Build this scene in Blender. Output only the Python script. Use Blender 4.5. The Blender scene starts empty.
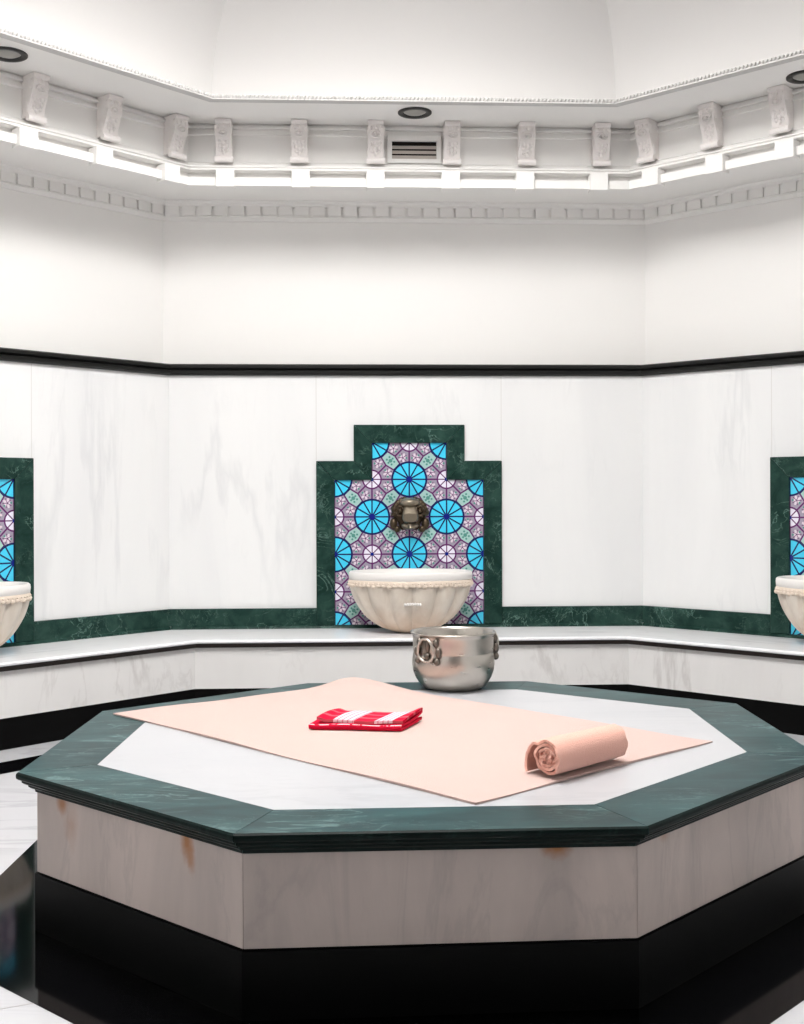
import bpy, math, random
from mathutils import Vector, Matrix
random.seed(7)
PI = math.pi
C = bpy.context.scene.collection
T8 = math.tan(PI / 8)

# ------------------------------------------------------------------ helpers
class MB:
    """collects vertices and faces for one mesh"""
    def __init__(s):
        s.v, s.f, s.m, s.uv = [], [], [], {}
        s.sm = []
    def add(s, vs, fs, mi=0, smooth=False):
        o = len(s.v); s.v.extend([tuple(p) for p in vs])
        for f in fs:
            s.f.append([o + i for i in f]); s.m.append(mi); s.sm.append(smooth)
    def box(s, x0, x1, y0, y1, z0, z1, mi=0):
        vs = [(x, y, z) for z in (z0, z1) for y in (y0, y1) for x in (x0, x1)]
        s.add(vs, [(0, 2, 3, 1), (4, 5, 7, 6), (0, 1, 5, 4), (2, 6, 7, 3), (0, 4, 6, 2), (1, 3, 7, 5)], mi)
    def prism(s, poly, z0, z1, mi=0):
        n = len(poly)
        vs = [(x, y, z0) for x, y in poly] + [(x, y, z1) for x, y in poly]
        fs = [tuple(range(n))[::-1], tuple(range(n, 2 * n))] + [(i, (i + 1) % n, n + (i + 1) % n, n + i) for i in range(n)]
        s.add(vs, fs, mi)
    def extrude_x(s, poly, x0, x1, mi=0, smooth=False):      # poly of (y, z)
        n = len(poly)
        vs = [(x0, y, z) for y, z in poly] + [(x1, y, z) for y, z in poly]
        s.add(vs, [tuple(range(n)), tuple(range(n, 2 * n))[::-1]], mi)
        s.add(vs, [(i, n + i, n + (i + 1) % n, (i + 1) % n) for i in range(n)], mi, smooth)
    def grid(s, rows, closed_u=False, closed_v=False, mi=0, smooth=True):
        R, K = len(rows), len(rows[0]); fs = []
        for i in range(R if closed_v else R - 1):
            for j in range(K if closed_u else K - 1):
                a, b = i, (i + 1) % R; c, d = j, (j + 1) % K
                fs.append((a * K + c, a * K + d, b * K + d, b * K + c))
        s.add([p for r in rows for p in r], fs, mi, smooth)
    def lathe(s, prof, n=48, c=(0, 0, 0), mi=0, smooth=True):
        s.grid([[(c[0] + r * math.cos(2 * PI * k / n), c[1] + r * math.sin(2 * PI * k / n), c[2] + z) for k in range(n)] for r, z in prof], closed_u=True, mi=mi, smooth=smooth)
    def ball(s, c, r, nu=10, nv=6, mi=0, rot=None):
        rx, ry, rz = r if hasattr(r, '__len__') else (r, r, r)
        rows = []
        for i in range(nv + 1):
            t = PI * i / nv; row = []
            for k in range(nu):
                p = Vector((rx * math.sin(t) * math.cos(2 * PI * k / nu), ry * math.sin(t) * math.sin(2 * PI * k / nu), rz * math.cos(t)))
                if rot: p = rot @ p
                row.append((c[0] + p.x, c[1] + p.y, c[2] + p.z))
            rows.append(row)
        s.grid(rows, closed_u=True, mi=mi)
    def tube(s, pts, r, n=8, closed=False, mi=0):
        P = [Vector(p) for p in pts]; rows = []
        N = len(P)
        up = Vector((0.13, 0.2, 1)).normalized()
        for i, p in enumerate(P):
            a = P[(i - 1) % N] if (closed or i) else p; b = P[(i + 1) % N] if (closed or i < N - 1) else p
            t = (b - a).normalized(); u = t.cross(up)
            if u.length < 1e-3: u = t.cross(Vector((1, 0, 0)))
            u.normalize(); w = t.cross(u)
            rr = r[i] if hasattr(r, '__len__') else r
            rows.append([tuple(p + rr * (math.cos(2 * PI * k / n) * u + math.sin(2 * PI * k / n) * w)) for k in range(n)])
        s.grid(rows, closed_u=True, closed_v=closed, mi=mi)
        if not closed:
            s.add(rows[0], [tuple(range(n))], mi); s.add(rows[-1], [tuple(range(n))], mi)
    def seg(s, prof, mi=0, smooth=False, R0=0.0):
        """profile of (R, z) carried along one octagon side (mitred), wall-local coordinates, y measured from R0"""
        n = len(prof)
        vs = [(-R * T8, R - R0, z) for R, z in prof] + [(R * T8, R - R0, z) for R, z in prof]
        s.add(vs, [tuple(range(n)), tuple(range(n, 2 * n))[::-1]], mi)
        s.add(vs, [(i, n + i, n + (i + 1) % n, (i + 1) % n) for i in range(n)], mi, smooth)
    def build(s, name, mat, parent=None, loc=(0, 0, 0), rz=0.0, normals=True):
        me = bpy.data.meshes.new(name); me.from_pydata(s.v, [], s.f)
        for m in (mat if isinstance(mat, (list, tuple)) else [mat]): me.materials.append(m)
        for p, mi, sm in zip(me.polygons, s.m, s.sm):
            p.material_index = mi; p.use_smooth = sm
        if normals:
            import bmesh
            b = bmesh.new(); b.from_mesh(me)
            bmesh.ops.recalc_face_normals(b, faces=b.faces); b.to_mesh(me); b.free()
        o = bpy.data.objects.new(name, me); C.objects.link(o)
        o.location = loc; o.rotation_euler = (0, 0, rz)
        if parent: o.parent = parent
        return o

def tag(o, label=None, cat=None, group=None, kind=None):
    if label: o['label'] = label
    if cat: o['category'] = cat
    if group: o['group'] = group
    if kind: o['kind'] = kind
    return o
def empty(name, loc, rz=0.0):
    o = bpy.data.objects.new(name, None); C.objects.link(o)
    o.empty_display_size = .1; o.location = loc; o.rotation_euler = (0, 0, rz); return o
def copy_tree(o, parent=None):
    c = o.copy(); C.objects.link(c)
    if parent: c.parent = parent
    for ch in list(o.children): copy_tree(ch, c)
    return c
def at(a, x, y, z):
    """wall-local (x along the wall, y outwards, z up) of the wall facing angle a -> world"""
    t = math.radians(a - 90); c, s = math.cos(t), math.sin(t)
    return (c * x - s * y, s * x + c * y, z)
def rz(a): return math.radians(a - 90)
def bevel(o, w, seg=2):
    m = o.modifiers.new('Bevel', 'BEVEL'); m.width = w; m.segments = seg; m.limit_method = 'ANGLE'; m.angle_limit = .6
    return o
def offset_poly(P, d):
    """offset of a counter-clockwise polygon; d > 0 inwards"""
    n = len(P); L = []
    for i in range(n):
        a, b = Vector(P[i]), Vector(P[(i + 1) % n]); t = (b - a).normalized(); nn = Vector((-t.y, t.x))
        L.append((a + nn * d, t))
    out = []
    for i in range(n):
        p, t = L[i - 1]; q, u = L[i]
        k = ((q - p).x * u.y - (q - p).y * u.x) / (t.x * u.y - t.y * u.x)
        r = p + t * k; out.append((r.x, r.y))
    return out

# ------------------------------------------------------------------ materials
class NT:
    def __init__(s, name):
        s.m = bpy.data.materials.new(name); s.m.use_nodes = True; s.t = s.m.node_tree; s.n = s.t.nodes
        s.b = s.n['Principled BSDF']
    def node(s, typ, **kw):
        n = s.n.new(typ)
        for k, v in kw.items(): setattr(n, k, v)
        return n
    def link(s, a, b): s.t.links.new(a, b)
    def setin(s, n, k, v):
        if hasattr(v, 'is_linked') or isinstance(v, bpy.types.NodeSocket): s.link(v, n.inputs[k])
        else: n.inputs[k].default_value = v
    def math(s, op, a, b=None, c=None, clamp=False):
        n = s.node('ShaderNodeMath', operation=op); n.use_clamp = clamp
        for i, v in enumerate((a, b, c)):
            if v is not None: s.setin(n, i, v)
        return n.outputs[0]
    def mix(s, f, a, b):
        n = s.node('ShaderNodeMix', data_type='RGBA')
        s.setin(n, 0, f); s.setin(n, 6, a); s.setin(n, 7, b); return n.outputs[2]
    def ramp(s, f, stops, interp='LINEAR'):
        n = s.node('ShaderNodeValToRGB'); r = n.color_ramp; r.interpolation = interp
        while len(r.elements) > 1: r.elements.remove(r.elements[-1])
        r.elements[0].position, r.elements[0].color = stops[0]
        for p, c in stops[1:]:
            e = r.elements.new(p); e.color = c
        s.link(f, n.inputs[0]); return n.outputs[0]
    def coords(s, scale=(1, 1, 1), rot=(0, 0, 0), random=True):
        tc = s.node('ShaderNodeTexCoord'); mp = s.node('ShaderNodeMapping')
        v = tc.outputs['Object']
        if random:
            oi = s.node('ShaderNodeObjectInfo'); k = s.math('MULTIPLY', oi.outputs['Random'], 37.0)
            ad = s.node('ShaderNodeVectorMath', operation='ADD'); s.link(v, ad.inputs[0]); s.link(k, ad.inputs[1]); v = ad.outputs[0]
        mp.inputs['Scale'].default_value = scale; mp.inputs['Rotation'].default_value = rot
        s.link(v, mp.inputs['Vector']); return mp.outputs[0]
    def noise(s, vec, scale, detail=4, rough=.5, dist=0):
        n = s.node('ShaderNodeTexNoise'); s.link(vec, n.inputs['Vector'])
        n.inputs['Scale'].default_value = scale; n.inputs['Detail'].default_value = detail
        n.inputs['Roughness'].default_value = rough; n.inputs['Distortion'].default_value = dist
        return n.outputs['Fac']
    def bump(s, h, strength, dist=.01):
        n = s.node('ShaderNodeBump'); n.inputs['Strength'].default_value = strength; n.inputs['Distance'].default_value = dist
        s.link(h, n.inputs['Height']); s.link(n.outputs[0], s.b.inputs['Normal'])
    def base(s, v): s.setin(s.b, 'Base Color', v)
    def rough(s, v): s.setin(s.b, 'Roughness', v)
    def spec(s, v): s.b.inputs['Specular IOR Level'].default_value = v
def c4(r, g=None, b=None):
    return (r, r, r, 1) if g is None else (r, g, b, 1)
def srgb(r, g, b):
    f = lambda v: (v / 12.92 if v <= .04045 else ((v + .055) / 1.055) ** 2.4)
    return (f(r / 255), f(g / 255), f(b / 255), 1)

def plain(name, col, rough=.6, spec=.3, metal=0.0, bump=0.0, bscale=60):
    n = NT(name); n.base(col); n.rough(rough); n.spec(spec); n.b.inputs['Metallic'].default_value = metal
    if bump: n.bump(n.noise(n.coords(), bscale, 5), bump, .004)
    return n.m
def marble(name, base, cloud, vein, scale=1.0, rot=(0, .5, 0), stretch=(1, 1, .35), vamt=.6, camt=.5, rough=.3, spec=.4, joints=None, jcol=None, width=.035, vpos=.5, vdist=1.1):
    n = NT(name)
    v = n.coords(scale=stretch, rot=rot)
    c = n.ramp(n.noise(v, 1.6 * scale, 5, .6, .6), [(.38, c4(0)), (.72, c4(1))])
    col = n.mix(n.math('MULTIPLY', c, camt), base, cloud)
    for sc, w, am, off in ((1.3, width, vamt, 0.0), (3.1, width * .7, vamt * .55, 4.3)):
        nz = n.noise(v, sc * scale, 6, .58, vdist)
        d = n.math('ABSOLUTE', n.math('SUBTRACT', nz, vpos))
        k = n.ramp(d, [(0.0, c4(1)), (w, c4(0))])
        mask = n.ramp(n.noise(n.coords(), .9 * scale + off * .2, 2), [(.48, c4(0)), (.62, c4(1))])
        col = n.mix(n.math('MULTIPLY', n.math('MULTIPLY', k, mask), am), col, vein)
    if joints:
        tc = n.node('ShaderNodeTexCoord'); sp = n.node('ShaderNodeSeparateXYZ'); n.link(tc.outputs['Object'], sp.inputs[0])
        for j in joints:
            d = n.math('ABSOLUTE', n.math('SUBTRACT', n.math('ABSOLUTE', sp.outputs[0]), j))
            f = n.math('LESS_THAN', d, .0022)
            col = n.mix(n.math('MULTIPLY', f, .6), col, jcol or c4(.45, .43, .4))
    n.base(col); n.rough(rough); n.spec(spec)
    return n.m

M = {}
M['plaster'] = plain('white plaster', c4(.87, .857, .835), .75, .2, bump=.05, bscale=25)
M['dome'] = plain('darkened dome plaster', c4(.585, .573, .56), .8, .15, bump=.06, bscale=18)  # plaster colour darkened to offset the excess light on the dome
M['relief'] = plain('white moulded plaster', c4(.84, .80, .78), .6, .3, bump=.25, bscale=45)
M['wall_marble'] = marble('white wall marble', c4(.83, .83, .825), c4(.70, .705, .715), c4(.56, .57, .585), .75, rot=(.1, .42, .2), stretch=(1.5, 1, .24), vamt=.30, camt=.45, rough=.35, spec=.3, joints=[.548], jcol=c4(.6, .58, .55), width=.028, vdist=.25)
M['bench_marble'] = marble('pale bench marble', c4(.78, .765, .75), c4(.68, .665, .65), c4(.45, .42, .40), 1.2, rot=(.2, .6, .3), stretch=(1.2, 1, .4), vdist=.5, vamt=.45, rough=.35, spec=.3)
M['seat_marble'] = marble('white seat marble', c4(.90, .90, .91), c4(.83, .84, .86), c4(.5, .51, .54), 1.5, rot=(0, 0, .4), stretch=(.4, 1.3, 1), vamt=.4, rough=.25, spec=.4)
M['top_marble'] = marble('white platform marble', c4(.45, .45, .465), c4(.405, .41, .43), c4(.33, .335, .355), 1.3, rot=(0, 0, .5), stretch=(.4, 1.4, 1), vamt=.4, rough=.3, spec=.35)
M['floor_marble'] = marble('white floor marble', c4(.58, .58, .60), c4(.52, .52, .545), c4(.38, .38, .41), 1.2, rot=(0, 0, .15), stretch=(.35, 1.5, 1), vamt=.5, rough=.25, spec=.4)
M['green'] = marble('green marble', (.007, .027, .021, 1), (.028, .070, .056, 1), (.22, .36, .31, 1), 6.0, rot=(.3, .4, .6), stretch=(1, .8, 1), vamt=.55, camt=1.0, rough=.3, spec=.12, width=.016)
M['green_top'] = marble('green marble border', (.005, .026, .028, 1), (.024, .074, .076, 1), (.20, .32, .31, 1), 4.0, rot=(0, 0, .5), stretch=(.45, 1.6, 1), vamt=.5, camt=1.0, rough=.36, spec=.16, width=.02)
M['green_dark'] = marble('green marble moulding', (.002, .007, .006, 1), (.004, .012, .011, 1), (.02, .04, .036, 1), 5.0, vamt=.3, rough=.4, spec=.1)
M['black'] = plain('polished black stone', c4(.002, .002, .0025), .07, .12)
M['black_plinth'] = plain('black plinth stone', c4(.002), .45, .08)
M['black_rail'] = plain('black rail stone', c4(.006, .006, .0055), .35, .25)
M['groove'] = plain('dark brown stone edge', c4(.02, .014, .011), .4, .3)
M['navy'] = plain('navy glaze line', srgb(28, 34, 92), .2, .5)
M['purple'] = plain('purple glaze line', srgb(100, 42, 102), .2, .5)
M['mauve'] = plain('mauve tile glaze', srgb(160, 149, 168), .2, .5)
M['mauve_pale'] = plain('pale mauve tile glaze', srgb(222, 208, 220), .2, .5)
M['sky'] = plain('turquoise tile glaze', srgb(70, 208, 242), .2, .5)
M['tilewhite'] = plain('white tile glaze', srgb(236, 232, 244), .2, .5)
M['sage'] = plain('sage tile glaze', srgb(165, 200, 196), .2, .5)
M['sage_dark'] = plain('dark sage tile glaze', srgb(88, 146, 136), .2, .5)
M['bluedot'] = plain('deep blue glaze', srgb(22, 34, 128), .2, .5)
M['downlight_ring'] = plain('black metal ring', c4(.01, .009, .008), .4, .5)
M['downlight_lens'] = plain('frosted grey lens', c4(.34, .335, .31), .35, .4)
M['vent_dark'] = plain('dark duct', c4(.015, .012, .010), .8, .1)
M['vent_slat'] = plain('grey painted louvre', c4(.55, .50, .46), .5, .3)

def stained_marble():
    n = NT('warm grey pedestal marble')
    v = n.coords(scale=(1.5, 1.5, .4), rot=(.1, .25, .2))
    c = n.ramp(n.noise(v, 2.2, 6, .6, .6), [(.35, c4(0)), (.7, c4(1))])
    col = n.mix(c, c4(.56, .475, .435), c4(.40, .345, .32))
    k = n.ramp(n.math('ABSOLUTE', n.math('SUBTRACT', n.noise(v, 1.8, 7, .6, 1.2), .5)), [(0, c4(1)), (.03, c4(0))])
    col = n.mix(n.math('MULTIPLY', k, .22), col, c4(.27, .24, .23))
    tc = n.node('ShaderNodeTexCoord')
    wob = n.noise(n.coords(random=False), 30, 3)
    for (x, y, z, rx, rzz, am) in STAINS:
        mp = n.node('ShaderNodeMapping'); mp.vector_type = 'TEXTURE'
        mp.inputs['Location'].default_value = (x + .12, y - .15, z); mp.inputs['Scale'].default_value = (rx, rx, rzz)
        n.link(tc.outputs['Object'], mp.inputs['Vector'])
        ln = n.node('ShaderNodeVectorMath', operation='LENGTH'); n.link(mp.outputs[0], ln.inputs[0])
        d = n.math('ADD', ln.outputs['Value'], n.math('MULTIPLY', n.math('SUBTRACT', wob, .5), .9))
        f = n.ramp(d, [(0.15, c4(1)), (1.0, c4(0))])
        col = n.mix(n.math('MULTIPLY', f, am), col, (.36, .15, .05, 1))
    n.base(col); n.rough(.4); n.spec(.3)
    return n.m
STAINS = [(-.748, -.717, .372, .030, .062, .95), (-.735, -.73, .335, .018, .05, .6), (.12, -.843, .386, .042, .042, .95), (-1.13, -.354, .372, .032, .04, .85), (-1.10, -.383, .32, .04, .07, .35), (.40, -.76, .386, .03, .03, .45)]
M['pedestal'] = stained_marble()

def alabaster():
    n = NT('veined alabaster')
    v = n.coords(scale=(2.5, 2.5, .7))
    c = n.ramp(n.noise(v, 3.0, 6, .6, .5), [(.35, c4(0)), (.7, c4(1))])
    col = n.mix(c, c4(.76, .69, .605), c4(.56, .475, .39))
    tc = n.node('ShaderNodeTexCoord'); sp = n.node('ShaderNodeSeparateXYZ'); n.link(tc.outputs['Object'], sp.inputs[0])
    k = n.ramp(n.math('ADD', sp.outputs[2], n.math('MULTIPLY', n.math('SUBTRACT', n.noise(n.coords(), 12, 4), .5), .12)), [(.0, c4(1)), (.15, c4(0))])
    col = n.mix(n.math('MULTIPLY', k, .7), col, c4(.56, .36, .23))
    k2 = n.ramp(n.noise(n.coords(scale=(1, 1, .3)), 9, 5, .6, .8), [(.55, c4(0)), (.75, c4(1))])
    col = n.mix(n.math('MULTIPLY', k2, .45), col, c4(.60, .44, .33))
    n.base(col); n.rough(.35); n.spec(.4); return n.m
M['alabaster'] = alabaster()
M['alabaster_rim'] = plain('pale alabaster rim', c4(.82, .79, .76), .35, .4)
M['alabaster_warm'] = plain('warm carved alabaster', c4(.78, .66, .55), .5, .3)

def terry(name, col, col2, scale=260, strength=.6):
    n = NT(name)
    v = n.coords()
    nz = n.noise(v, scale, 3, .6)
    big = n.noise(v, 9, 4, .6)
    col_ = n.mix(n.math('ADD', n.math('MULTIPLY', nz, .55), n.math('MULTIPLY', big, .4), clamp=True), col2, col)
    n.base(col_); n.rough(.95); n.spec(.05)
    n.b.inputs['Sheen Weight'].default_value = .25
    n.bump(n.math('ADD', nz, n.math('MULTIPLY', big, .6)), strength, .004)
    return n.m
M['towel'] = terry('peach towelling', c4(.60, .445, .405), c4(.545, .395, .352))
M['towel_deep'] = terry('deep peach towelling', c4(.86, .50, .41), c4(.74, .39, .31))

def silver():
    n = NT('hammered tinned metal')
    v = n.coords()
    n.base(n.mix(n.noise(v, 6, 4), c4(.62, .58, .53), c4(.48, .445, .40)))
    n.b.inputs['Metallic'].default_value = 1.0
    n.rough(n.math('ADD', .22, n.math('MULTIPLY', n.noise(n.coords(scale=(1, 1, 6)), 14, 4), .16)))
    n.bump(n.noise(v, 55, 2), .12, .004); return n.m
M['silver'] = silver()
M['silver_dark'] = plain('tarnished cast metal', c4(.20, .175, .15), .35, .5, 1.0, bump=.5, bscale=120)
M['bronze'] = plain('aged bronze', c4(.085, .062, .040), .36, .5, .85, bump=.4, bscale=60)
M['bronze_light'] = plain('worn bright bronze', c4(.27, .23, .175), .34, .5, .85, bump=.4, bscale=80)

def plaid():
    n = NT('red and white checked cotton')
    uv = n.node('ShaderNodeUVMap'); sp = n.node('ShaderNodeSeparateXYZ'); n.link(uv.outputs[0], sp.inputs[0])
    red, dark, white, pink = srgb(196, 16, 52), srgb(160, 6, 34), srgb(226, 196, 204), srgb(196, 60, 96)
    u = n.ramp(sp.outputs[0], [(0, red), (.19, white), (.43, red), (.67, white), (.88, red)], 'CONSTANT')
    iswhite = n.ramp(sp.outputs[0], [(0, c4(0)), (.19, c4(1)), (.43, c4(0)), (.67, c4(1)), (.88, c4(0))], 'CONSTANT')
    st = n.math('LESS_THAN', n.math('FRACT', n.math('MULTIPLY', sp.outputs[0], 17.0)), .28)
    col = n.mix(n.math('MULTIPLY', n.math('MULTIPLY', st, iswhite), .7), u, pink)
    cross = n.math('LESS_THAN', n.math('FRACT', n.math('MULTIPLY', sp.outputs[1], 9.0)), .3)
    col = n.mix(n.math('MULTIPLY', cross, .16), col, white)
    isred = n.math('GREATER_THAN', .62, sp.outputs[1])
    lower = n.mix(0.0, dark, dark)
    dash = n.math('MULTIPLY', n.math('LESS_THAN', n.math('ABSOLUTE', n.math('SUBTRACT', sp.outputs[1], .352)), .006), n.math('GREATER_THAN', n.noise(n.coords(), 45, 2), .5))
    lower = n.mix(dash, red, white)
    n.base(n.mix(isred, col, lower)); n.rough(.9); n.spec(.1)
    n.bump(n.noise(n.coords(), 300, 2), .3, .002); return n.m
M['plaid'] = plaid()

# ------------------------------------------------------------------ room shell
RW = 3.386            # marble face of the walls
RU = 3.51             # plaster face above the rail
HOFF = .42
SIDES = [('right', 0), ('back_right', 45), ('back', 90), ('back_left', 135), ('left', 180), ('front_left', 225), ('front_right', 315)]
ALL8 = [0, 45, 90, 135, 180, 225, 270, 315]
ZB = .418             # bench top
ZRT, ZRB = 1.969, 1.904
trimno = [0]
def trim(mb_per_side, mat, sides=ALL8):
    """mouldings: one structure object per run, built from mitred lengths"""
    out = MB()
    for a in sides:
        t = math.radians(a - 90); c, s = math.cos(t), math.sin(t)
        b = MB(); mb_per_side(b, a)
        o = len(out.v)
        out.v.extend([(c * x - s * y, s * x + c * y, z) for x, y, z in b.v])
        for f, mi, sm in zip(b.f, b.m, b.sm):
            out.f.append([o + i for i in f]); out.m.append(mi); out.sm.append(sm)
    trimno[0] += 1
    return tag(out.build('trim_%d' % trimno[0], mat), kind='structure')

for nm, a in SIDES:
    b = MB(); b.seg([(RW, 0), (RW + .25, 0), (RW + .25, ZRT - .02), (RW, ZRT - .02)], R0=RW)
    of = {90: .006, 135: -.034, 45: -.044}.get(a, 0)
    b.v = [(x - of, y, z) for x, y, z in b.v]
    w = tag(b.build('wall_' + nm, M['wall_marble'], None, at(a, of, RW, 0), rz(a)), kind='structure')
    b = MB(); b.seg([(RU, ZRT - .02), (RU + .19, ZRT - .02), (RU + .19, 3.30), (RU, 3.30)], R0=RW)
    b.build('plaster_field', M['plaster'], w, (-of, 0, 0))

# floor with black stone inlays
PLAT = [(1.003, -.251), (1.044, .623), (.365, 1.182), (-.525, 1.191), (-1.228, .622), (-1.27, -.295), (-.62, -.919), (.321, -.914)]
b = MB(); b.box(-4.2, 4.2, -5.6, 4.2, -.1, 0)
floor = tag(b.build('floor', M['floor_marble']), kind='structure')
PED = offset_poly(PLAT, .046)
PED[5], PED[6], PED[7] = (-1.219, -.268), (-.602, -.858), (.312, -.841)
BAND = offset_poly(PED, -.262)
def ring_slab(mb, outer, inner, z0, z1, mi=0):
    n = len(outer)
    for i in range(n):
        j = (i + 1) % n
        q = [outer[i], outer[j], inner[j], inner[i]]
        mb.prism(q, z0, z1, mi)
b = MB(); ring_slab(b, BAND, offset_poly(PED, .05), -.01, .0015)
b.build('floor_border', M['black'], floor)
b = MB()
for a in (0, 45, 90, 135, 180):
    t = math.radians(a - 90); c, s = math.cos(t), math.sin(t)
    q = [(-2.438 * T8, 2.438), (2.438 * T8, 2.438), (2.642 * T8, 2.642), (-2.642 * T8, 2.642)]
    b.prism([(c * x - s * y, s * x + c * y) for x, y in q], -.01, .0012)
b.build('floor_strip', M['black'], floor)
# thin grout joints in the white floor
b = MB()
gj = [((-1.9, -1.05), (-1.05, -.715)), ((-3.3, .15), (-1.75, .15)), ((-2.4, 1.0), (-1.78, 1.0)), ((1.0, -1.4), (2.6, -.4))]
for (p, q) in gj:
    d = (Vector(q) - Vector(p)).normalized(); nn = Vector((-d.y, d.x)) * .002
    b.prism([tuple(Vector(p) + nn), tuple(Vector(p) - nn), tuple(Vector(q) - nn), tuple(Vector(q) + nn)], -.005, .0006)
b.build('floor_joint', plain('grey grout', c4(.42, .41, .41), .8), floor)

# ceiling: dome, soffits and frieze
RD = 2.53
HD = .95
ZD = 3.268
TC = .66
b = MB()
for a in ALL8:
    t = math.radians(a - 90); c, s = math.cos(t), math.sin(t)
    rows = []
    N = 20
    for i in range(N + 1):
        ph = (PI / 2) * TC * i / N
        R = RD * math.cos(ph); z = ZD + HD * math.sin(ph)
        rows.append([(c * x - s * R, s * x + c * R, z) for x in (-R * T8, -R * T8 * .33, R * T8 * .33, R * T8)])
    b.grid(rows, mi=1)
    strip = [(RD, ZD), (RD, 3.25), (2.985, 3.255), (2.985, 2.951), (2.935, 2.947), (2.935, 2.902), (RU - .06, 2.950), (RU + .1, 2.952)]
    rows = [[(c * x - s * R, s * x + c * R, z) for x in (-R * T8, R * T8)] for R, z in strip]
    for r0, r1 in zip(rows, rows[1:]): b.grid([r0, r1], smooth=False)
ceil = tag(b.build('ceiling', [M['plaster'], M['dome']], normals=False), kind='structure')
RTOP = RD * math.cos(PI / 2 * TC); ZTOP = ZD + HD * math.sin(PI / 2 * TC)

# rope moulding along the dome rim
def rim(b, a):
    b.seg([(RD - .014, 3.236), (RD + .035, 3.236), (RD + .035, 3.243), (RD - .014, 3.243)])
    b.seg([(RD - .004, 3.243), (RD + .01, 3.243), (RD + .01, 3.266), (RD - .004, 3.266)])
    n = 104; L = 2 * RD * T8
    for i in range(n):
        x = -L / 2 + L * (i + .5) / n
        b.ball((x, RD - .008, 3.2535), (.0068, .0095, .0115), 6, 4, rot=Matrix.Rotation(.5, 3, 'Y'))
trim(rim, M['dome'])  # rope shares the darkened plaster so strong light does not wash it out
# two fillets under the soffit
def fil(b, a):
    b.seg([(2.985, 3.224), (2.968, 3.228), (2.968, 3.240), (2.985, 3.243)])
    b.seg([(2.985, 3.190), (2.973, 3.194), (2.973, 3.206), (2.985, 3.209)])
trim(fil, M['plaster'])
# ledge carrying the corbels
def ledge(b, a):
    b.seg([(R_, z + .006) for R_, z in [(2.99, 2.978), (2.938, 2.978), (2.930, 2.981), (2.930, 2.990), (2.944, 2.992), (2.944, 2.997), (2.936, 2.999), (2.936, 3.007), (2.958, 3.012), (2.968, 3.028), (2.99, 3.042)]])
led = trim(ledge, M['plaster'])
# cornice with small dentils at the wall head
def cornice(b, a):
    b.seg([(RU + .02, 2.953), (RU - .060, 2.953), (RU - .056, 2.941), (RU - .040, 2.933), (RU - .036, 2.922), (RU - .022, 2.920), (RU - .022, 2.868), (RU - .030, 2.866), (RU - .030, 2.856), (RU - .012, 2.838), (RU + .02, 2.836)])
    L = 2 * (RU - .03) * T8; n = 30
    for i in range(n):
        x = -L / 2 + L * (i + .5) / n; w = L / n * .41
        b.box(x - w, x + w, RU - .036, RU - .01, 2.867, 2.921)
trim(cornice, M['plaster'])
# black rail
def rail(b, a):
    b.seg([(RU + .02, 1.971), (RW - .030, 1.969), (RW - .040, 1.962), (RW - .040, 1.946), (RW - .022, 1.937), (RW - .022, 1.934), (RW - .030, 1.930), (RW - .030, 1.914), (RW - .018, 1.904), (RW + .01, 1.904)])
trim(rail, M['black_rail'], [a for n, a in SIDES])

# ------------------------------------------------------------------ green skirtings on the bench
OFF = {90: .006, 135: -.035, 45: -.044}    # how far each panel sits off its wall's middle
PX = .545             # half width of the fountain panels
for nm, a in SIDES[:5]:
    b = MB(); e = (RW - .016) * T8; e2 = (RW - .03) * T8; e3 = (RW - .002) * T8
    for s in (-1, 1):
        if a in (45, 90, 135):
            o_ = OFF[a] + s * (PX + .003)
            vs = [(o_, -.016), (s * e, -.016), (s * e3, 0), (o_, 0)]
            b.prism(vs if s > 0 else vs[::-1], ZB + .018, .536)
        elif s > 0:
            b.prism([(-e, -.016), (e, -.016), (e3, 0), (-e3, 0)], ZB + .018, .536)
    b.extrude_x([(-.034, ZB), (0, ZB), (0, ZB + .018), (-.016, ZB + .018), (-.026, ZB + .012)], -e2, e2)
    tag(b.build('baseboard_' + nm, M['green'], None, at(a, 0, RW, 0), rz(a)), kind='structure')

# ------------------------------------------------------------------ bench
bench = empty('marble_bench', (0, 3.1, 0))
tag(bench, 'built-in white marble bench running along the walls behind the octagonal platform', 'bench')
for nm, a in SIDES[:5]:
    t = at(a, 0, RW, 0); loc = (t[0], t[1] - 3.1, 0)
    b = MB(); b.seg([(2.850, .398), (RW - .0005, .398), (RW - .0005, ZB), (2.846, ZB), (2.839, ZB - .003), (2.836, ZB - .010), (2.839, .401)], R0=RW)
    b.build('seat', M['seat_marble'], bench, loc, rz(a))
    b = MB(); b.seg([(2.853, .375), (2.95, .375), (2.95, .398), (2.846, .398), (2.850, .386)], R0=RW)
    b.build('edge_moulding', M['groove'], bench, loc, rz(a))
    b = MB(); b.seg([(2.872, .150), (2.95, .150), (2.95, .375), (2.872, .375)], R0=RW)
    b.build('front_panel', M['bench_marble'], bench, loc, rz(a))
    b = MB(); b.seg([(2.876, 0), (2.95, 0), (2.95, .150), (2.876, .150)], R0=RW)
    b.build('plinth', M['black_plinth'], bench, loc, rz(a))

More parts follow.
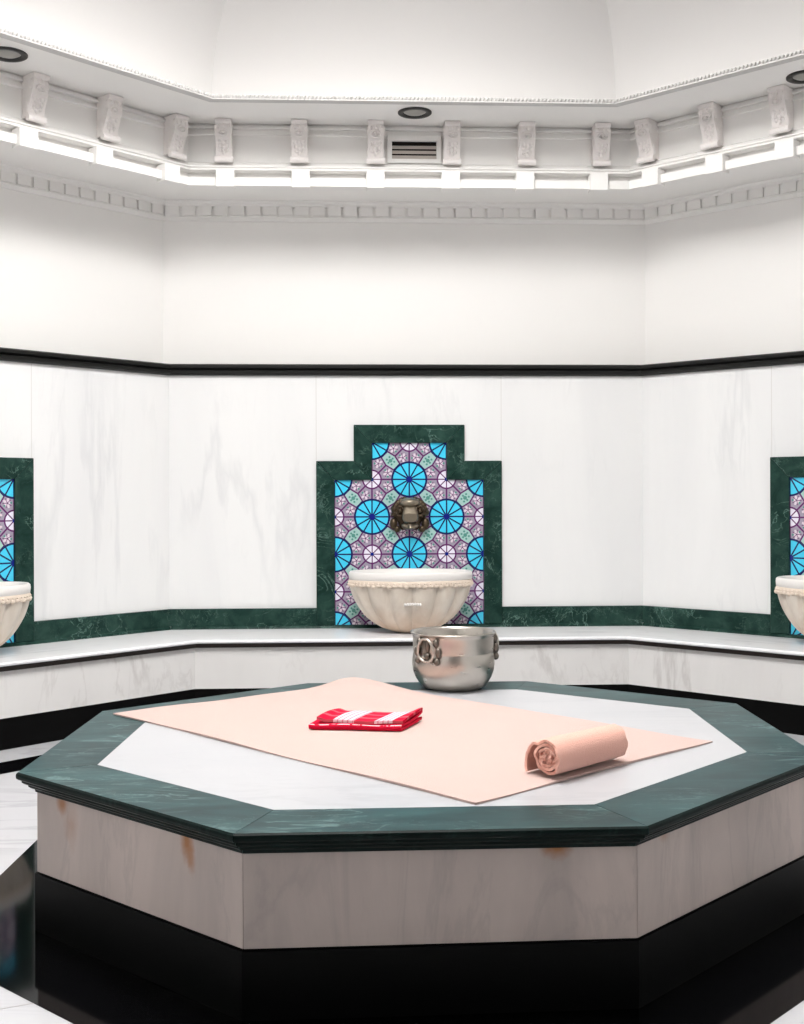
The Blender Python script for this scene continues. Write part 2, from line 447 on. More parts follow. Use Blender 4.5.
# ------------------------------------------------------------------ fountain panels
def clip(poly, x0, x1, z0, z1):
    for ax, lim, sg in ((0, x0, 1), (0, x1, -1), (1, z0, 1), (1, z1, -1)):
        out = []
        for i in range(len(poly)):
            p, q = poly[i - 1], poly[i]
            dp, dq = sg * (p[ax] - lim), sg * (q[ax] - lim)
            if (dp >= 0) != (dq >= 0):
                t = dp / (dp - dq); out.append((p[0] + t * (q[0] - p[0]), p[1] + t * (q[1] - p[1])))
            if dq >= 0: out.append(q)
        poly = out
        if len(poly) < 3: return None
    return poly
U = .2205             # tile pattern module
CZ = 1.292            # height of the top blue rosette's centre
TZ0, TZ1, TZ2 = .436, 1.289, 1.507
RECTS = [(-.4405, .4405, TZ0, TZ1), (-.2205, .2205, TZ1, TZ2)]
TM = ['mauve', 'sky', 'tilewhite', 'sage', 'navy', 'purple', 'mauve_pale', 'sage_dark', 'bluedot']
def tile_mesh():
    b = MB()
    def put(poly, mi, layer):
        for r in RECTS:
            q = clip(poly, *r)
            if q: b.add([(x, -.009 - layer * .0003, z) for x, z in q], [tuple(range(len(q)))[::-1]], mi)
    def disc(c, r, mi, layer, n=36): put([(c[0] + r * math.cos(2 * PI * k / n), c[1] + r * math.sin(2 * PI * k / n)) for k in range(n)], mi, layer)
    def ringp(c, r0, r1, mi, layer, n=36):
        for k in range(n):
            a0, a1 = 2 * PI * k / n, 2 * PI * (k + 1) / n
            put([(c[0] + r * math.cos(a), c[1] + r * math.sin(a)) for r, a in ((r0, a0), (r1, a0), (r1, a1), (r0, a1))], mi, layer)
    def line(p, q, w, mi, layer):
        p, q = Vector(p), Vector(q); d = (q - p).normalized(); n = Vector((-d.y, d.x)) * w / 2
        put([tuple(p + n), tuple(p - n), tuple(q - n), tuple(q + n)], mi, layer)
    for i, r in enumerate(RECTS):                         # tile body
        b.box(r[0], r[1], -.009, 0, r[2], r[3], 0)
    RB, RS = .455 * U, .24 * U
    lw = .0112
    for j in range(-2, 6):
        for i in range(-3, 4):
            c = (i * U, CZ - j * U)
            if (i + j) % 2 == 0:
                disc(c, RB, 1, 1)
                for k in range(12):
                    a = k * PI / 6; line(c, (c[0] + RB * math.cos(a), c[1] + RB * math.sin(a)), lw * .75, 4, 2)
                ringp(c, RB - lw * .4, RB + lw * .6, 4, 3); disc(c, .085 * U, 8, 3, 10)
            else:
                disc(c, RS, 2, 1)
                for k in range(8):
                    a = k * PI / 4; line(c, (c[0] + RS * math.cos(a), c[1] + RS * math.sin(a)), lw * .55, 5, 2)
                    L = .54 if k % 2 == 0 else .535
                    line((c[0] + RS * math.cos(a), c[1] + RS * math.sin(a)), (c[0] + L * U * math.cos(a), c[1] + L * U * math.sin(a)), lw * .8, 5, 2)
                    a2 = a + PI / 8; p = (c[0] + .455 * U * math.cos(a2), c[1] + .455 * U * math.sin(a2))
                    disc(p, .085 * U, 6, 1, 10)
                    for q in range(5):
                        a3 = a2 + q * 2 * PI / 5
                        e = (p[0] + .125 * U * math.cos(a3), p[1] + .125 * U * math.sin(a3))
                        disc((p[0] + .098 * U * math.cos(a3 + PI / 5), p[1] + .098 * U * math.sin(a3 + PI / 5)), .030 * U, 7 if q % 2 else 6, 2, 6)
                        line(p, e, lw * .33, 5, 2)
                ringp(c, RS - lw * .3, RS + lw * .5, 5, 3); disc(c, .05 * U, 8, 3, 8)
            # hexagons on the diagonals
            h = ((i + .5) * U, CZ - (j + .5) * U)
            a = -PI / 4 if (i + j) % 2 == 0 else PI / 4
            ex, ey = (math.cos(a), math.sin(a)), (-math.sin(a), math.cos(a))
            P = [(.235, .115), (.0, .172), (-.235, .115), (-.235, -.115), (0, -.172), (.235, -.115)]
            P = [(h[0] + U * (x * ex[0] + y * ey[0]), h[1] + U * (x * ex[1] + y * ey[1])) for x, y in P]
            put(P, 3, 1)
            for k in range(6):
                line(P[k], P[(k + 1) % 6], lw * .75, 5 if k not in (2, 5) else 4, 2)
            for x, y in ((0, 0), (.09, .05), (-.09, .05), (.09, -.05), (-.09, -.05), (0, .08), (0, -.08)):
                disc((h[0] + U * (x * ex[0] + y * ey[0]), h[1] + U * (x * ex[1] + y * ey[1])), .030 * U if (x or y) else .055 * U, 7, 2, 7)
    return b
XI, XN, XO, XNO = .4405, .2205, .548, .3275
ZI, ZT, ZO, ZTO = TZ1, TZ2, 1.401, 1.614
FR = [[(-XO, TZ0), (-XI, TZ0), (-XI, ZI), (-XO, ZO)], [(-XO, ZO), (-XI, ZI), (-XN, ZI), (-XNO, ZO)],
      [(-XNO, ZO), (-XN, ZI), (-XN, ZT), (-XNO, ZTO)], [(-XNO, ZTO), (-XN, ZT), (XN, ZT), (XNO, ZTO)]]
FR += [[(-x, z) for x, z in q][::-1] for q in FR[2::-1]]
def make_panel(a, label):
    root = empty('fountain_panel', at(a, OFF[a], RW, ZB), rz(a))
    tag(root, label, 'wall panel', 'stepped tile panels behind the basins')
    o = tile_mesh().build('tile_field', [M[k] for k in TM], root, (0, 0, -ZB), normals=False)
    for q in FR:
        c = Vector((sum(p[0] for p in q) / 4, sum(p[1] for p in q) / 4))
        q2 = [tuple(c + (Vector(p) - c) * .9985) for p in q]
        m = MB()
        n = 4
        vs = [(x, 0, z) for x, z in q2] + [(x, -.024, z) for x, z in q2]
        m.add(vs, [(3, 2, 1, 0), (4, 5, 6, 7)] + [(i, (i + 1) % 4, 4 + (i + 1) % 4, 4 + i) for i in range(4)])
        bevel(m.build('frame_strip', M['green'], root, (0, 0, -ZB)), .002, 1)
    return root
make_panel(90, 'stepped turquoise and mauve tile panel in green marble, whole on the back wall')
make_panel(135, 'green marble framed tile panel cut off by the left edge of the photo')
make_panel(45, 'green marble framed tile panel cut off by the right edge of the photo')

# ------------------------------------------------------------------ basins
BH = .350
def make_basin():
    root = empty('wash_basin', (0, 0, 0))
    RX, RY = .347, .235
    prof = [(.0, .0), (.18, .001), (.31, .010), (.455, .028), (.59, .056), (.68, .082), (.745, .106), (.80, .132), (.85, .160), (.895, .188), (.925, .214), (.95, .240), (.965, .262), (.975, .285)]
    n = 216
    def env(t):                                           # oval plan, flatter against the wall
        c, s = math.cos(t), math.sin(t)
        return RX * c, RY * s * (1.0 if s < 0 else .93)
    rows = []
    for r, z in prof:
        row = []
        k = min(1, max(0, (r - .15) / .3)) * (1 if z < .27 else .6)
        for i in range(n):
            t = 2 * PI * i / n
            f = abs(math.sin(7 * t + PI / 2))             # 14 convex flutes
            g = 1 + k * .115 * (f ** .6 - .72)
            # the broad front flute carrying the emblem
            x, y = env(t); row.append((x * r * g, y * r * g, z))
        rows.append(row)
    b = MB(); b.grid(rows, closed_u=True)
    b.add(rows[0], [tuple(range(n))])
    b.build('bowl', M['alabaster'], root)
    # rim: smooth lobed band, then the hollow inside
    def lob(t):
        d = (t - 1.5 * PI + PI) % (2 * PI) - PI
        return 1 + .012 * math.exp(-(d / .35) ** 4) + .010 * abs(math.sin(3.5 * (d - .35)))
    rp = [(.958, .275), (.985, .283), (.995, .296), (.992, .304), (1.004, .308), (1.01, .330), (1.004, .344), (.985, BH), (.94, BH), (.915, .340), (.86, .28), (.74, .21), (.5, .155), (.25, .14), (0.001, .138)]
    rows = []
    for r, z in rp:
        rows.append([(env(2 * PI * i / n)[0] * r * (lob(2 * PI * i / n) if r > .9 else 1), env(2 * PI * i / n)[1] * r * (lob(2 * PI * i / n) if r > .9 else 1), z) for i in range(n)])
    b = MB(); b.grid(rows, closed_u=True)
    b.build('rim', M['alabaster_rim'], root)
    b = MB(); rows = []
    for r, z in ((.985, .272), (1.001, .276), (1.008, .288), (1.008, .301), (.998, .305)):
        rows.append([(env(2 * PI * i / n)[0] * r * lob(2 * PI * i / n), env(2 * PI * i / n)[1] * r * lob(2 * PI * i / n), z) for i in range(n)])
    b.grid(rows, closed_u=True)
    b.build('carved_band', M['alabaster_warm'], root)
    # carved fringe of drops below the rim
    b = MB(); m = 66
    for i in range(m):
        t = 2 * PI * (i + .5) / m
        if math.sin(t) > .55: continue
        big = i % 3 == 0
        x, y = env(t); r = .992 * lob(t)
        b.ball((x * r, y * r, .275 if big else .278), (.0150, .007, .0125 if big else .0095), 7, 5)
        b.ball((x * r * 1.014, y * r * 1.014, .291), (.006, .006, .005), 6, 4)
    b.build('fringe', M['alabaster_warm'], root)
    # pearl garland emblem on the front flute
    b = MB()
    for i in range(7):
        k = (i - 3) / 3
        t = 1.5 * PI + .125 * k
        x, y = env(t); r = .945
        b.ball((x * r, y * r - .002,   .180 - .003 * k * k), (.0078, .012, .009), 8, 6)
    b.build('emblem', M['alabaster_rim'], root)
    return root
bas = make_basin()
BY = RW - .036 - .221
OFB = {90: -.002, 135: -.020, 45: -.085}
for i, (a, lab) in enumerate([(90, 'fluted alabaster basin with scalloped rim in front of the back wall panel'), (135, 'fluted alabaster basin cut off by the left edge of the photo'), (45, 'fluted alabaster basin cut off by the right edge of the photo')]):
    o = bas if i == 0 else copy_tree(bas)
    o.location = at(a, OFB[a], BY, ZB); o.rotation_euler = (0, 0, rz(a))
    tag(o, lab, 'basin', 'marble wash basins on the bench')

# ------------------------------------------------------------------ bronze mask spouts
def make_spout():
    root = empty('water_spout', (0, 0, 0))
    b = MB()                                              # back plate, scalloped
    rows = []
    for r, d in ((0.001, -.012), (.7, -.012), (.92, -.009), (1, 0)):
        rows.append([(r * (.088 + .010 * math.cos(6 * t)) * math.cos(t), d, r * (.085 + .008 * math.cos(6 * t)) * math.sin(t) - .01) for t in [2 * PI * k / 48 for k in range(48)]])
    b.grid(rows, closed_u=True); b.build('backplate', M['bronze'], root)
    b = MB()                                              # domed brow with swept mane
    rows = []
    for i in range(9):
        ph = (PI / 2) * i / 8; row = []
        for k in range(33):
            t = PI * (-.12 + 1.24 * k / 32)
            w = .112 + .006 * math.cos(9 * t)
            row.append((w * math.cos(t) * math.cos(ph), -.012 - .062 * math.sin(ph) * (.6 + .4 * max(0, math.sin(t))), .012 + .083 * math.sin(t) * math.cos(ph) + .018 * math.sin(ph)))
        rows.append(row)
    b.grid(rows)
    for s in (-1, 1):
        for k in range(5):                                # locks of the mane
            t = .15 + k * .27
            b.ball((s * .088 * math.cos(t), -.035, .022 + .062 * math.sin(t)), (.020, .014, .024), 8, 6, rot=Matrix.Rotation(-s * (.9 - t), 3, 'Y'))
        b.ball((s * .094, -.022, -.055), (.024, .018, .034), 10, 6)
        b.ball((s * .074, -.024, -.088), (.020, .014, .020), 10, 6)
    b.build('mane', M['bronze'], root)
    b = MB()                                              # long muzzle, flat in front
    rows = []
    for d, w, h, zc in ((-.02, .040, .062, .020), (-.06, .040, .058, .012), (-.085, .043, .046, -.002), (-.105, .046, .032, -.016), (-.112, .040, .024, -.018)):
        rows.append([(w * math.copysign(abs(math.cos(t)) ** .6, math.cos(t)), d, zc + h * math.copysign(abs(math.sin(t)) ** .6, math.sin(t))) for t in [2 * PI * k / 28 for k in range(28)]])
    b.grid(rows, closed_u=True); b.add(rows[-1], [tuple(range(28))])
    b.ball((0, -.060, .068), (.062, .045, .028), 16, 8)
    b.build('muzzle', M['bronze_light'], root)
    for s in (-1, 1):                                     # eyes
        b = MB()
        b.tube([(s * .058 + .019 * math.cos(t), -.074, .020 + .028 * math.sin(t)) for t in [2 * PI * k / 16 for k in range(16)]], .006, 6, closed=True)
        b.ball((s * .058, -.070, .018), (.012, .012, .015), 10, 6)
        b.build('eye', M['bronze'], root)
    b = MB()                                              # jaw and the pipe in the mouth
    b.ball((0, -.045, -.068), (.052, .035, .022), 14, 8)
    b.tube([(0, -.03, -.052), (0, -.075, -.055), (0, -.095, -.066), (0, -.100, -.084)], [.012, .012, .0125, .0125], 12)
    b.build('pipe', M['bronze_light'], root)
    return root
spt = make_spout()
for i, (a, lab) in enumerate([(90, 'bronze animal mask spout above the middle basin on the back wall'), (135, 'bronze animal mask spout on the left diagonal wall panel'), (45, 'bronze animal mask spout on the right diagonal wall panel')]):
    o = spt if i == 0 else copy_tree(spt)
    o.location = at(a, OFF[a], RW - .0125, 1.087); o.rotation_euler = (0, 0, rz(a))
    tag(o, lab, 'spout', 'bronze spouts of the basins')

# ------------------------------------------------------------------ corbels, vent, downlights
def make_corbel():
    root = empty('corbel', (0, 0, 0)); K = .66
    body = [(0, .226), (-.172, .226), (-.172, .206), (-.158, .202), (-.160, .178), (-.155, .150), (-.140, .122), (-.118, .096), (-.102, .070), (-.092, .044), (-.088, .026), (0, .020)]
    b = MB(); b.extrude_x([(y * K, z) for y, z in body], -.043, .043)
    bevel(b.build('bracket', M['relief'], root), .003, 2)
    b = MB()
    b.extrude_x([(-.094 * K + .017 * math.cos(t), .016 + .016 * math.sin(t)) for t in [2 * PI * k / 14 for k in range(14)]], -.050, .050, smooth=True)
    b.build('scroll', M['relief'], root)
    b = MB()                                              # raised ring and leaf on the face
    b.tube([(.024 * math.cos(t), -.157 * K - .002, .152 + .018 * math.sin(t)) for t in [2 * PI * k / 18 for k in range(18)]], .005, 6, closed=True)
    b.ball((0, -.156 * K, .152), (.010, .008, .010), 8, 6)
    for x, y, z, r in ((0, -.122, .105, .012), (-.022, -.128, .112, .011), (.022, -.128, .112, .011), (0, -.108, .080, .012), (-.020, -.112, .088, .010), (.020, -.112, .088, .010), (0, -.097, .056, .012), (-.018, -.102, .066, .009), (.018, -.102, .066, .009), (-.028, -.159, .185, .010), (.028, -.159, .185, .010), (0, -.160, .190, .009)):
        b.ball((x, y * K, z), (r, r * .7, r * 1.35), 8, 6)
    for s in (-1, 1):                                     # side volutes
        b.ball((s * .043, -.125 * K, .175), (.008, .020, .026), 10, 6)
        b.ball((s * .043, -.07 * K, .07), (.006, .017, .030), 10, 6)
    b.build('ornament', M['relief'], root)
    return root
cb = make_corbel(); first = True
XS = {90: [-1.03, -.617, -.198, .224, .640, 1.058], 135: [1.12, .70, .277], 45: [-1.10, -.715, -.328]}
BX = {90: [-1.022, -.61, -.199, .217, .63, 1.042], 135: [1.076, .653, .226], 45: [-1.066, -.685, -.299]}
ords = ['leftmost', 'second from the left', 'third from the left', 'third from the right', 'second from the right', 'rightmost']
places = [(90, XS[90][k], 'white plaster corbel, %s of six on the back frieze' % ords[k]) for k in range(6)]
places[2] = (90, XS[90][2], 'white plaster corbel on the back frieze, just left of the air vent')
places[3] = (90, XS[90][3], 'white plaster corbel on the back frieze, just right of the air vent')
places += [(135, XS[135][0], 'white plaster corbel on the left frieze, nearest the corner with the back frieze'),
           (135, XS[135][1], 'white plaster corbel on the left frieze, middle of the three in view'),
           (135, XS[135][2], 'white plaster corbel on the left frieze, beside the left downlight'),
           (45, XS[45][0], 'white plaster corbel on the right frieze, nearest the corner with the back frieze'),
           (45, XS[45][1], 'white plaster corbel on the right frieze, middle of the three in view'),
           (45, XS[45][2], 'white plaster corbel on the right frieze, beside the right downlight')]
for a, k, lab in places:
    o = cb if first else copy_tree(cb); first = False
    o.location = at(a, k, 2.985, 3.026); o.rotation_euler = (0, 0, rz(a))
    tag(o, lab, 'corbel', 'plaster corbels under the dome')
    d = MB(); x = BX[a][XS[a].index(k)]
    d.box(-.050, .050, -.082, -.005, 2.889, 2.980)
    bevel(d.build('dentil_block', M['plaster'], led, at(a, x, 2.985, 0), rz(a)), .002, 1)

v = empty('air_vent', at(90, .018, 2.985, 3.06))
tag(v, 'rectangular louvred air vent in a white frame between two corbels', 'vent')
b = MB()
X0, X1, Z0, Z1 = -.150, .150, -.014, .140
b.box(X0, X1, -.022, 0, Z0, .008); b.box(X0, X1, -.022, 0, .107, Z1); b.box(X0, -.124, -.022, 0, .008, .107); b.box(.124, X1, -.022, 0, .008, .107)
bevel(b.build('frame', M['plaster'], v), .002, 1)
b = MB(); b.box(-.124, .124, -.003, -.0005, .008, .107); b.build('duct', M['vent_dark'], v)
for k in range(3):
    z = .020 + k * .027
    b = MB(); b.extrude_x([(-.018, z - .010), (-.016, z - .011), (-.006, z + .009), (-.008, z + .010)], -.124, .124)
    b.build('louvre', M['vent_slat'], v)

def make_downlight():
    root = empty('downlight', (0, 0, 0))
    b = MB(); b.lathe([(.058, 0.002), (.091, .002), (.091, -.006), (.085, -.010), (.064, -.008), (.058, 0.002)], 40)
    b.build('ring', M['downlight_ring'], root)
    b = MB(); b.lathe([(.0005, -.013), (.03, -.011), (.05, -.005), (.060, .001)], 32)
    b.build('lens', M['downlight_lens'], root)
    return root
dl = make_downlight()
for i, (x, y, lab) in enumerate([(.008, 2.735, 'round recessed downlight with black ring above the air vent'), (-1.928, 1.972, 'round recessed downlight with black ring at the upper left'), (1.895, 2.12, 'round recessed downlight with black ring at the upper right')]):
    o = dl if i == 0 else copy_tree(dl)
    R = 0
    o.location = (x, y, 3.2525); tag(o, lab, 'downlight', 'downlights in the soffit')

# ------------------------------------------------------------------ octagonal platform
plat = empty('marble_platform', (-.12, .15, 0))
tag(plat, 'large octagonal marble platform with green marble border in the middle of the floor', 'platform')
ZP = .444
def rel(P): return [(x + .12, y - .15) for x, y in P]
PO = rel(PLAT)
prof = [(.200, ZP - .02), (.200, ZP), (.006, ZP), (.001, ZP - .004), (0, ZP - .010), (.001, ZP - .017), (.006, ZP - .021), (.014, ZP - .022), (.014, ZP - .029), (.020, ZP - .034), (.030, ZP - .036), (.030, ZP - .042), (.036, ZP - .047), (.046, ZP - .050), (.047, ZP - .058), (.100, ZP - .058)]
rings = [offset_poly(PO, d) for d, z in prof]
nP = len(prof)
for i in range(8):
    j = (i + 1) % 8
    A = [Vector((rings[k][i][0], rings[k][i][1], prof[k][1])) for k in range(nP)]
    B = [Vector((rings[k][j][0], rings[k][j][1], prof[k][1])) for k in range(nP)]
    d = (B[3] - A[3]).normalized() * .0007
    A = [p + d for p in A]; B = [p - d for p in B]
    b = MB(); b.add(A + B, [tuple(range(nP)), tuple(range(nP, 2 * nP))[::-1]])
    for k in range(nP):
        k2 = (k + 1) % nP
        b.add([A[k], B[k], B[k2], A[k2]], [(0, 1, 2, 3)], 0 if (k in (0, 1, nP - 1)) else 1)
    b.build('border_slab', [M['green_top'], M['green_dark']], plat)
b = MB(); b.prism(offset_poly(PO, .2003), ZP - .02, ZP - .0003)
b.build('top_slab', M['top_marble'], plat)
PB = rel(PED)
PI_ = offset_poly(PB, .03)
for i in range(8):
    j = (i + 1) % 8
    a, c = Vector(PB[i]), Vector(PB[j]); d = (c - a).normalized() * .0009
    b = MB(); b.prism([tuple(a + d), tuple(c - d), PI_[j], PI_[i]], .164, ZP - .058)
    for v_ in range(len(b.v)): pass
    o = b.build('side_panel', M['pedestal'], plat)
b = MB(); b.prism(offset_poly(PB, -.006), 0, .160); b.prism(offset_poly(PB, .0015), .160, .164)
b.build('plinth', M['black_plinth'], plat)

# ------------------------------------------------------------------ spread towel
def smooth(t): t = max(0, min(1, t)); return t * t * (3 - 2 * t)
A_, B_, C_, D_ = Vector((-1.171, .543)), Vector((-.052, -.703)), Vector((.748, -.028)), Vector((-.335, 1.150))
NU, NV = 90, 60
cen = (A_ + B_ + C_ + D_) / 4
top, bot = [], []
for i in range(NU + 1):
    r1, r2 = [], []
    for j in range(NV + 1):
        u, w = i / NU, j / NV
        p = (A_ * (1 - u) + B_ * u) * (1 - w) + (D_ * (1 - u) + C_ * u) * w
        e = math.sin(PI * u) * .006 * math.sin(7 * w + 2) + 0
        p = p + Vector((.006 * math.sin(9 * u + 3 * w), .006 * math.sin(8 * w + 4 * u))) * (1 if .02 < u < .98 else .5)
        hgt = .0038 + .0022 * (math.sin(13 * u + 5 * w) * math.sin(11 * w - 3 * u) + 1)
        hgt += .022 * math.exp(-(((u - .05) / .16) ** 2 + ((w - .97) / .12) ** 2))     # raised far corner
        hgt += .006 * math.exp(-(((u - .35) / .25) ** 2 + ((w - .93) / .05) ** 2))
        r1.append((p.x - cen.x, p.y - cen.y, hgt)); r2.append((p.x - cen.x, p.y - cen.y, max(0.0006, hgt - .006)))
    top.append(r1); bot.append(r2)
b = MB(); b.grid(top); b.grid(bot)
edge = [(i, 0) for i in range(NU + 1)] + [(NU, j) for j in range(1, NV + 1)] + [(i, NV) for i in range(NU - 1, -1, -1)] + [(0, j) for j in range(NV - 1, 0, -1)]
b.grid([[top[i][j] for i, j in edge], [bot[i][j] for i, j in edge]], closed_u=True)
tw = b.build('bath_towel', M['towel'], None, (cen.x, cen.y, ZP))
tag(tw, 'large flat peach towel spread over the white top of the octagonal platform', 'towel')

# ------------------------------------------------------------------ rolled towel
def make_roll():
    L = .306; R = .0500; th = .0086
    def spiral(end):
        pts = []
        turns = 4.4; n = 220
        for i in range(n + 1):
            t = i / n; a = 2 * PI * turns * t
            r = R - th / 2 - (R - .007) * t * .98
            r += .0011 * math.sin(a * 2.3 + end) * min(1, r / .02)
            a0 = a + .82
            pts.append(Vector((r * math.cos(a0), r * math.sin(a0))))
        # loose outer flap hanging down to the cloth with a small ruffle
        fl = [Vector((R + .021, -.0462)), Vector((R + .026, -.034)), Vector((R + .026, -.016)), Vector((R + .021, .004)), Vector((R + .010, .022)), Vector((R - .003, .0345))]
        return fl + pts
    rows_o, rows_i = [], []
    NX = 36
    b = MB()
    for k in range(NX + 1):
        t = k / NX; x = -L / 2 + L * t
        P = spiral(0); ro, ri = [], []
        sc = 1 + .02 * math.sin(6 * t) - .02 * smooth((abs(t - .5) - .42) / .08)
        for i, p in enumerate(P):
            q0, q1 = P[max(0, i - 1)], P[min(len(P) - 1, i + 1)]
            d = (q1 - q0).normalized(); n = Vector((-d.y, d.x))
            jut = (.004 * math.sin(i * .21) + .0025 * math.sin(i * .83)) * (1 if k in (0, NX) else 0)
            wob = .0012 * math.sin(i * .5) if k == 0 else 0
            ro.append((x + jut, (p.x - n.x * (th / 2 - .0006) + wob) * sc, (p.y - n.y * (th / 2 - .0006)) * sc))
            ri.append((x + jut, (p.x + n.x * (th / 2 - .0006) + wob) * sc, (p.y + n.y * (th / 2 - .0006)) * sc))
        rows_o.append(ro); rows_i.append(ri)
    b.grid(rows_o); b.grid(rows_i)
    for k in (0, NX): b.grid([rows_o[k], rows_i[k]])
    for i in (0, -1): b.grid([[r[i] for r in rows_o], [r[i] for r in rows_i]])
    return b
F, G = Vector((.163, -.476)), Vector((.392, -.274))
d = (G - F).normalized(); mid = (F + G) / 2
ro = make_roll().build('rolled_towel', M['towel_deep'], None, (mid.x, mid.y, ZP + .0095 + .0500), math.atan2(d.y, d.x))
tag(ro, 'deep peach towel rolled into a cylinder lying on the flat towel', 'towel')

# ------------------------------------------------------------------ folded red cloth
def make_cloth():
    b = MB()
    ex, ey = Vector((.292, -.044)), Vector((.075, .160))
    NS, NX = 66, 44
    # folded path through three layers: (v across, z)
    def fold(s):
        if s < .30: k = s / .30; return (1 - k, .005)
        if s < .36: k = (s - .30) / .06; return (-.035 * math.sin(PI * k), .005 + .0100 * k)
        if s < .60: k = (s - .36) / .24; return (k, .015)
        if s < .66: k = (s - .60) / .06; return (1 + .03 * math.sin(PI * k), .015 + .011 * k)
        k = (s - .66) / .34; return (1 - k * .95, .026 + .003 * math.sin(PI * k))
    rows_a, rows_b, uvs = [], [], []
    for i in range(NX + 1):
        u = i / NX; ra, rb = [], []
        for j in range(NS + 1):
            s = j / NS; v_, z = fold(s); v2, z2 = fold(min(1, s + .004)); v1, z1 = fold(max(0, s - .004))
            uu = u
            if s > .62: uu = .065 + u * .935                   # upper layer starts a little in
            lift = .014 * smooth((u - .86) / .14) * max(0, v_) ** 1.5 * min(1, z / .012)
            lift += .010 * smooth((.12 - u) / .12) * (1 if s > .62 else .2)
            wave = .0018 * math.sin(9 * u + 4 * v_ + 2 * s * 6)
            p = ex * (uu - .5) + ey * (v_ - .5)
            nz = 1 if (.36 > s or s > .62) else -1
            dvec = Vector((v2 - v1, z2 - z1)); dvec.normalize() if dvec.length > 0 else None
            n = Vector((-dvec.y, dvec.x))
            zz = z + lift + max(wave, -z + .001) * min(1, z / .01) + .0022 * math.sin(5 * u + 1.3) * math.sin(PI * v_) * (z / .025)
            off = ey.normalized() * n.x * .0046
            ra.append((p.x + off.x, p.y + off.y, max(.0003, zz + n.y * .0046)))
            rb.append((p.x - off.x, p.y - off.y, max(.0003, zz - n.y * .0046)))
        rows_a.append(ra); rows_b.append(rb)
    b.grid(rows_a); b.grid(rows_b)
    for i in (0, NX): b.grid([rows_a[i], rows_b[i]])
    for j in (0, NS): b.grid([[r[j] for r in rows_a], [r[j] for r in rows_b]])
    uv = []
    for i in range(NX + 1):
        for j in range(NS + 1): uv.append((i / NX, j / NS))
    uv = uv + uv
    for i in (0, NX): uv += [(i / NX, j / NS) for j in range(NS + 1)] * 2
    for j in (0, NS): uv += [(i / NX, j / NS) for i in range(NX + 1)] * 2
    return b, uv
b, uv = make_cloth()
rc = b.build('folded_cloth', M['plaid'], None, (-.300, .262, ZP + .0078))
ul = rc.data.uv_layers.new(name='UVMap')
for lp in rc.data.loops: ul.data[lp.index].uv = uv[lp.vertex_index]
tag(rc, 'small folded red and white checked cloth lying on the flat peach towel', 'cloth')

# ------------------------------------------------------------------ metal bowl
def make_bowl():
    H, R = .224, .168
    root = empty('metal_bowl', (.052, 1.030, ZP))
    tag(root, 'silver metal bowl with ring handles standing at the back of the platform', 'bowl')
    out = [(.0005, .004), (.45, .002), (.56, .0), (.63, .010), (.71, .045), (.80, .105), (.88, .20), (.935, .31), (.96, .42), (.958, .50), (.948, .57), (.936, .62), (.926, .645), (.932, .66), (.938, .68), (.940, .80), (.944, .90), (.955, .945), (.985, .965), (1.0, .975), (1.0, .99), (.985, 1.0), (.945, .99), (.92, .96), (.912, .80), (.905, .64), (.92, .45), (.88, .28), (.78, .12), (.62, .04), (.0005, .03)]
    b = MB(); b.lathe([(r * R, z * H) for r, z in out], 72)
    b.build('body', M['silver'], root)
    for az in (-133, 16):
        t = math.radians(az); er, et = Vector((math.cos(t), math.sin(t), 0)), Vector((-math.sin(t), math.cos(t), 0)); ez = Vector((0, 0, 1))
        def P(r, s, z): return tuple(er * r + et * s + ez * z)
        m = MB()
        pts = [P(R * .955 + .012 + .003 * math.sin(q), .040 * math.cos(q) * (1 if math.sin(q) < 0 else .92), H * .73 + .044 * math.sin(q)) for q in [2 * PI * k / 28 for k in range(28)]]
        m.tube(pts, .0055, 8, closed=True)
        hd = m.build('handle', M['silver'], root)
        m = MB()
        for sg in (-1, 1):                                # cast leaf mounts the ring hangs from
            m.ball(P(R * .945, sg * .040, H * .86), (.012, .012, .017), 10, 6)
            m.ball(P(R * .945, sg * .052, H * .70), (.012, .010, .020), 10, 6)
            m.ball(P(R * .955, sg * .046, H * .55), (.013, .012, .015), 10, 6)
            m.ball(P(R * .955, sg * .020, H * .56), (.011, .010, .012), 10, 6)
        m.ball(P(R * .952, 0, H * .62), (.013, .013, .016), 10, 6)
        m.ball(P(R * .945, 0, H * .80), (.010, .010, .030), 10, 6)
        m.build('handle_mount', M['silver_dark'], hd)
    return root
make_bowl()

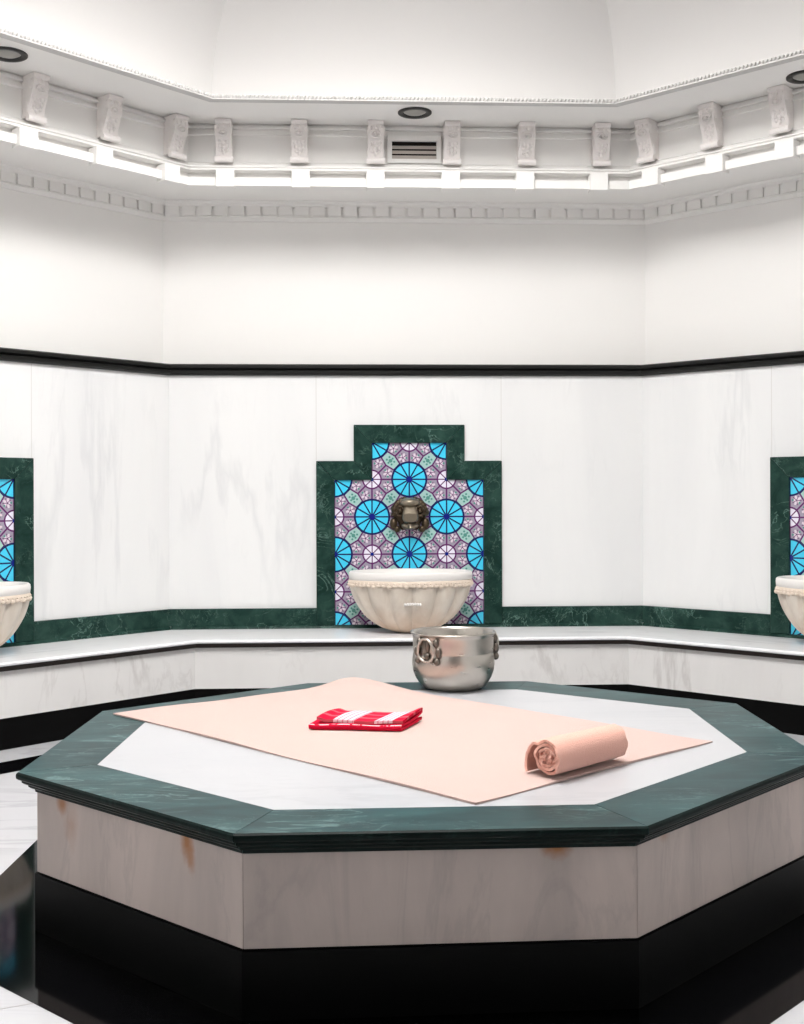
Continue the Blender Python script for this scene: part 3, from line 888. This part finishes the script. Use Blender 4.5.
# ------------------------------------------------------------------ light
sk = empty('added_skylight_1', (0, 0, ZTOP - .02))  # unseen skylight, added only to light the room
tag(sk, kind='structure')
glow_mats = []
for nm_, st in (('strong added skylight glow', 27.5), ('weak added skylight glow', 4.0)):  # uneven glow, set stronger on the left to brighten the left walls
    n = NT(nm_); n.b.inputs['Emission Color'].default_value = (1.0, .985, .97, 1); n.b.inputs['Emission Strength'].default_value = st
    n.base(c4(.8)); glow_mats.append(n.m)
q = [(RTOP / math.cos(PI / 8) * math.cos(PI / 8 + k * PI / 4), RTOP / math.cos(PI / 8) * math.sin(PI / 8 + k * PI / 4)) for k in range(8)]
for k in range(8):
    b = MB(); b.prism([(0, 0), q[k - 1], q[k]], 0.0, .03)
    b.build('glow_pane', glow_mats[0 if (q[k - 1][0] + q[k][0] < .1) else 1], sk)
b = MB()
for k in range(4):
    t = PI / 8 + k * PI / 4; R = RTOP / math.cos(PI / 8); dx, dy = -math.sin(t) * .02, math.cos(t) * .02
    b.prism([(R * math.cos(t) + dx, R * math.sin(t) + dy), (-R * math.cos(t) + dx, -R * math.sin(t) + dy), (-R * math.cos(t) - dx, -R * math.sin(t) - dy), (R * math.cos(t) - dx, R * math.sin(t) - dy)], -.025, 0)
b.build('added_bar', M['plaster'], sk)

w = bpy.data.worlds.new('World'); bpy.context.scene.world = w; w.use_nodes = True
w.node_tree.nodes['Background'].inputs[0].default_value = (1, .98, .96, 1)
w.node_tree.nodes['Background'].inputs[1].default_value = .16

# ------------------------------------------------------------------ camera
cam = bpy.data.cameras.new('Camera'); co = bpy.data.objects.new('Camera', cam); C.objects.link(co)
cam.sensor_fit = 'HORIZONTAL'; cam.sensor_width = 36; cam.lens = 1175 * 36 / 804
cam.shift_y = -.0212
yaw, roll = -.0468, -.0032
co.matrix_world = Matrix.Translation((-.3015 * 1.2, -2.963 * 1.2, 1.2)) @ Matrix.Rotation(yaw, 4, 'Z') @ Matrix.Rotation(PI / 2, 4, 'X') @ Matrix.Rotation(roll, 4, 'Z')
cam.clip_start = .05
S = bpy.context.scene; S.camera = co
S.view_settings.view_transform = 'Standard'; S.view_settings.look = 'None'; S.view_settings.gamma = 1
S.view_settings.use_curve_mapping = False; S.view_settings.exposure = -.36
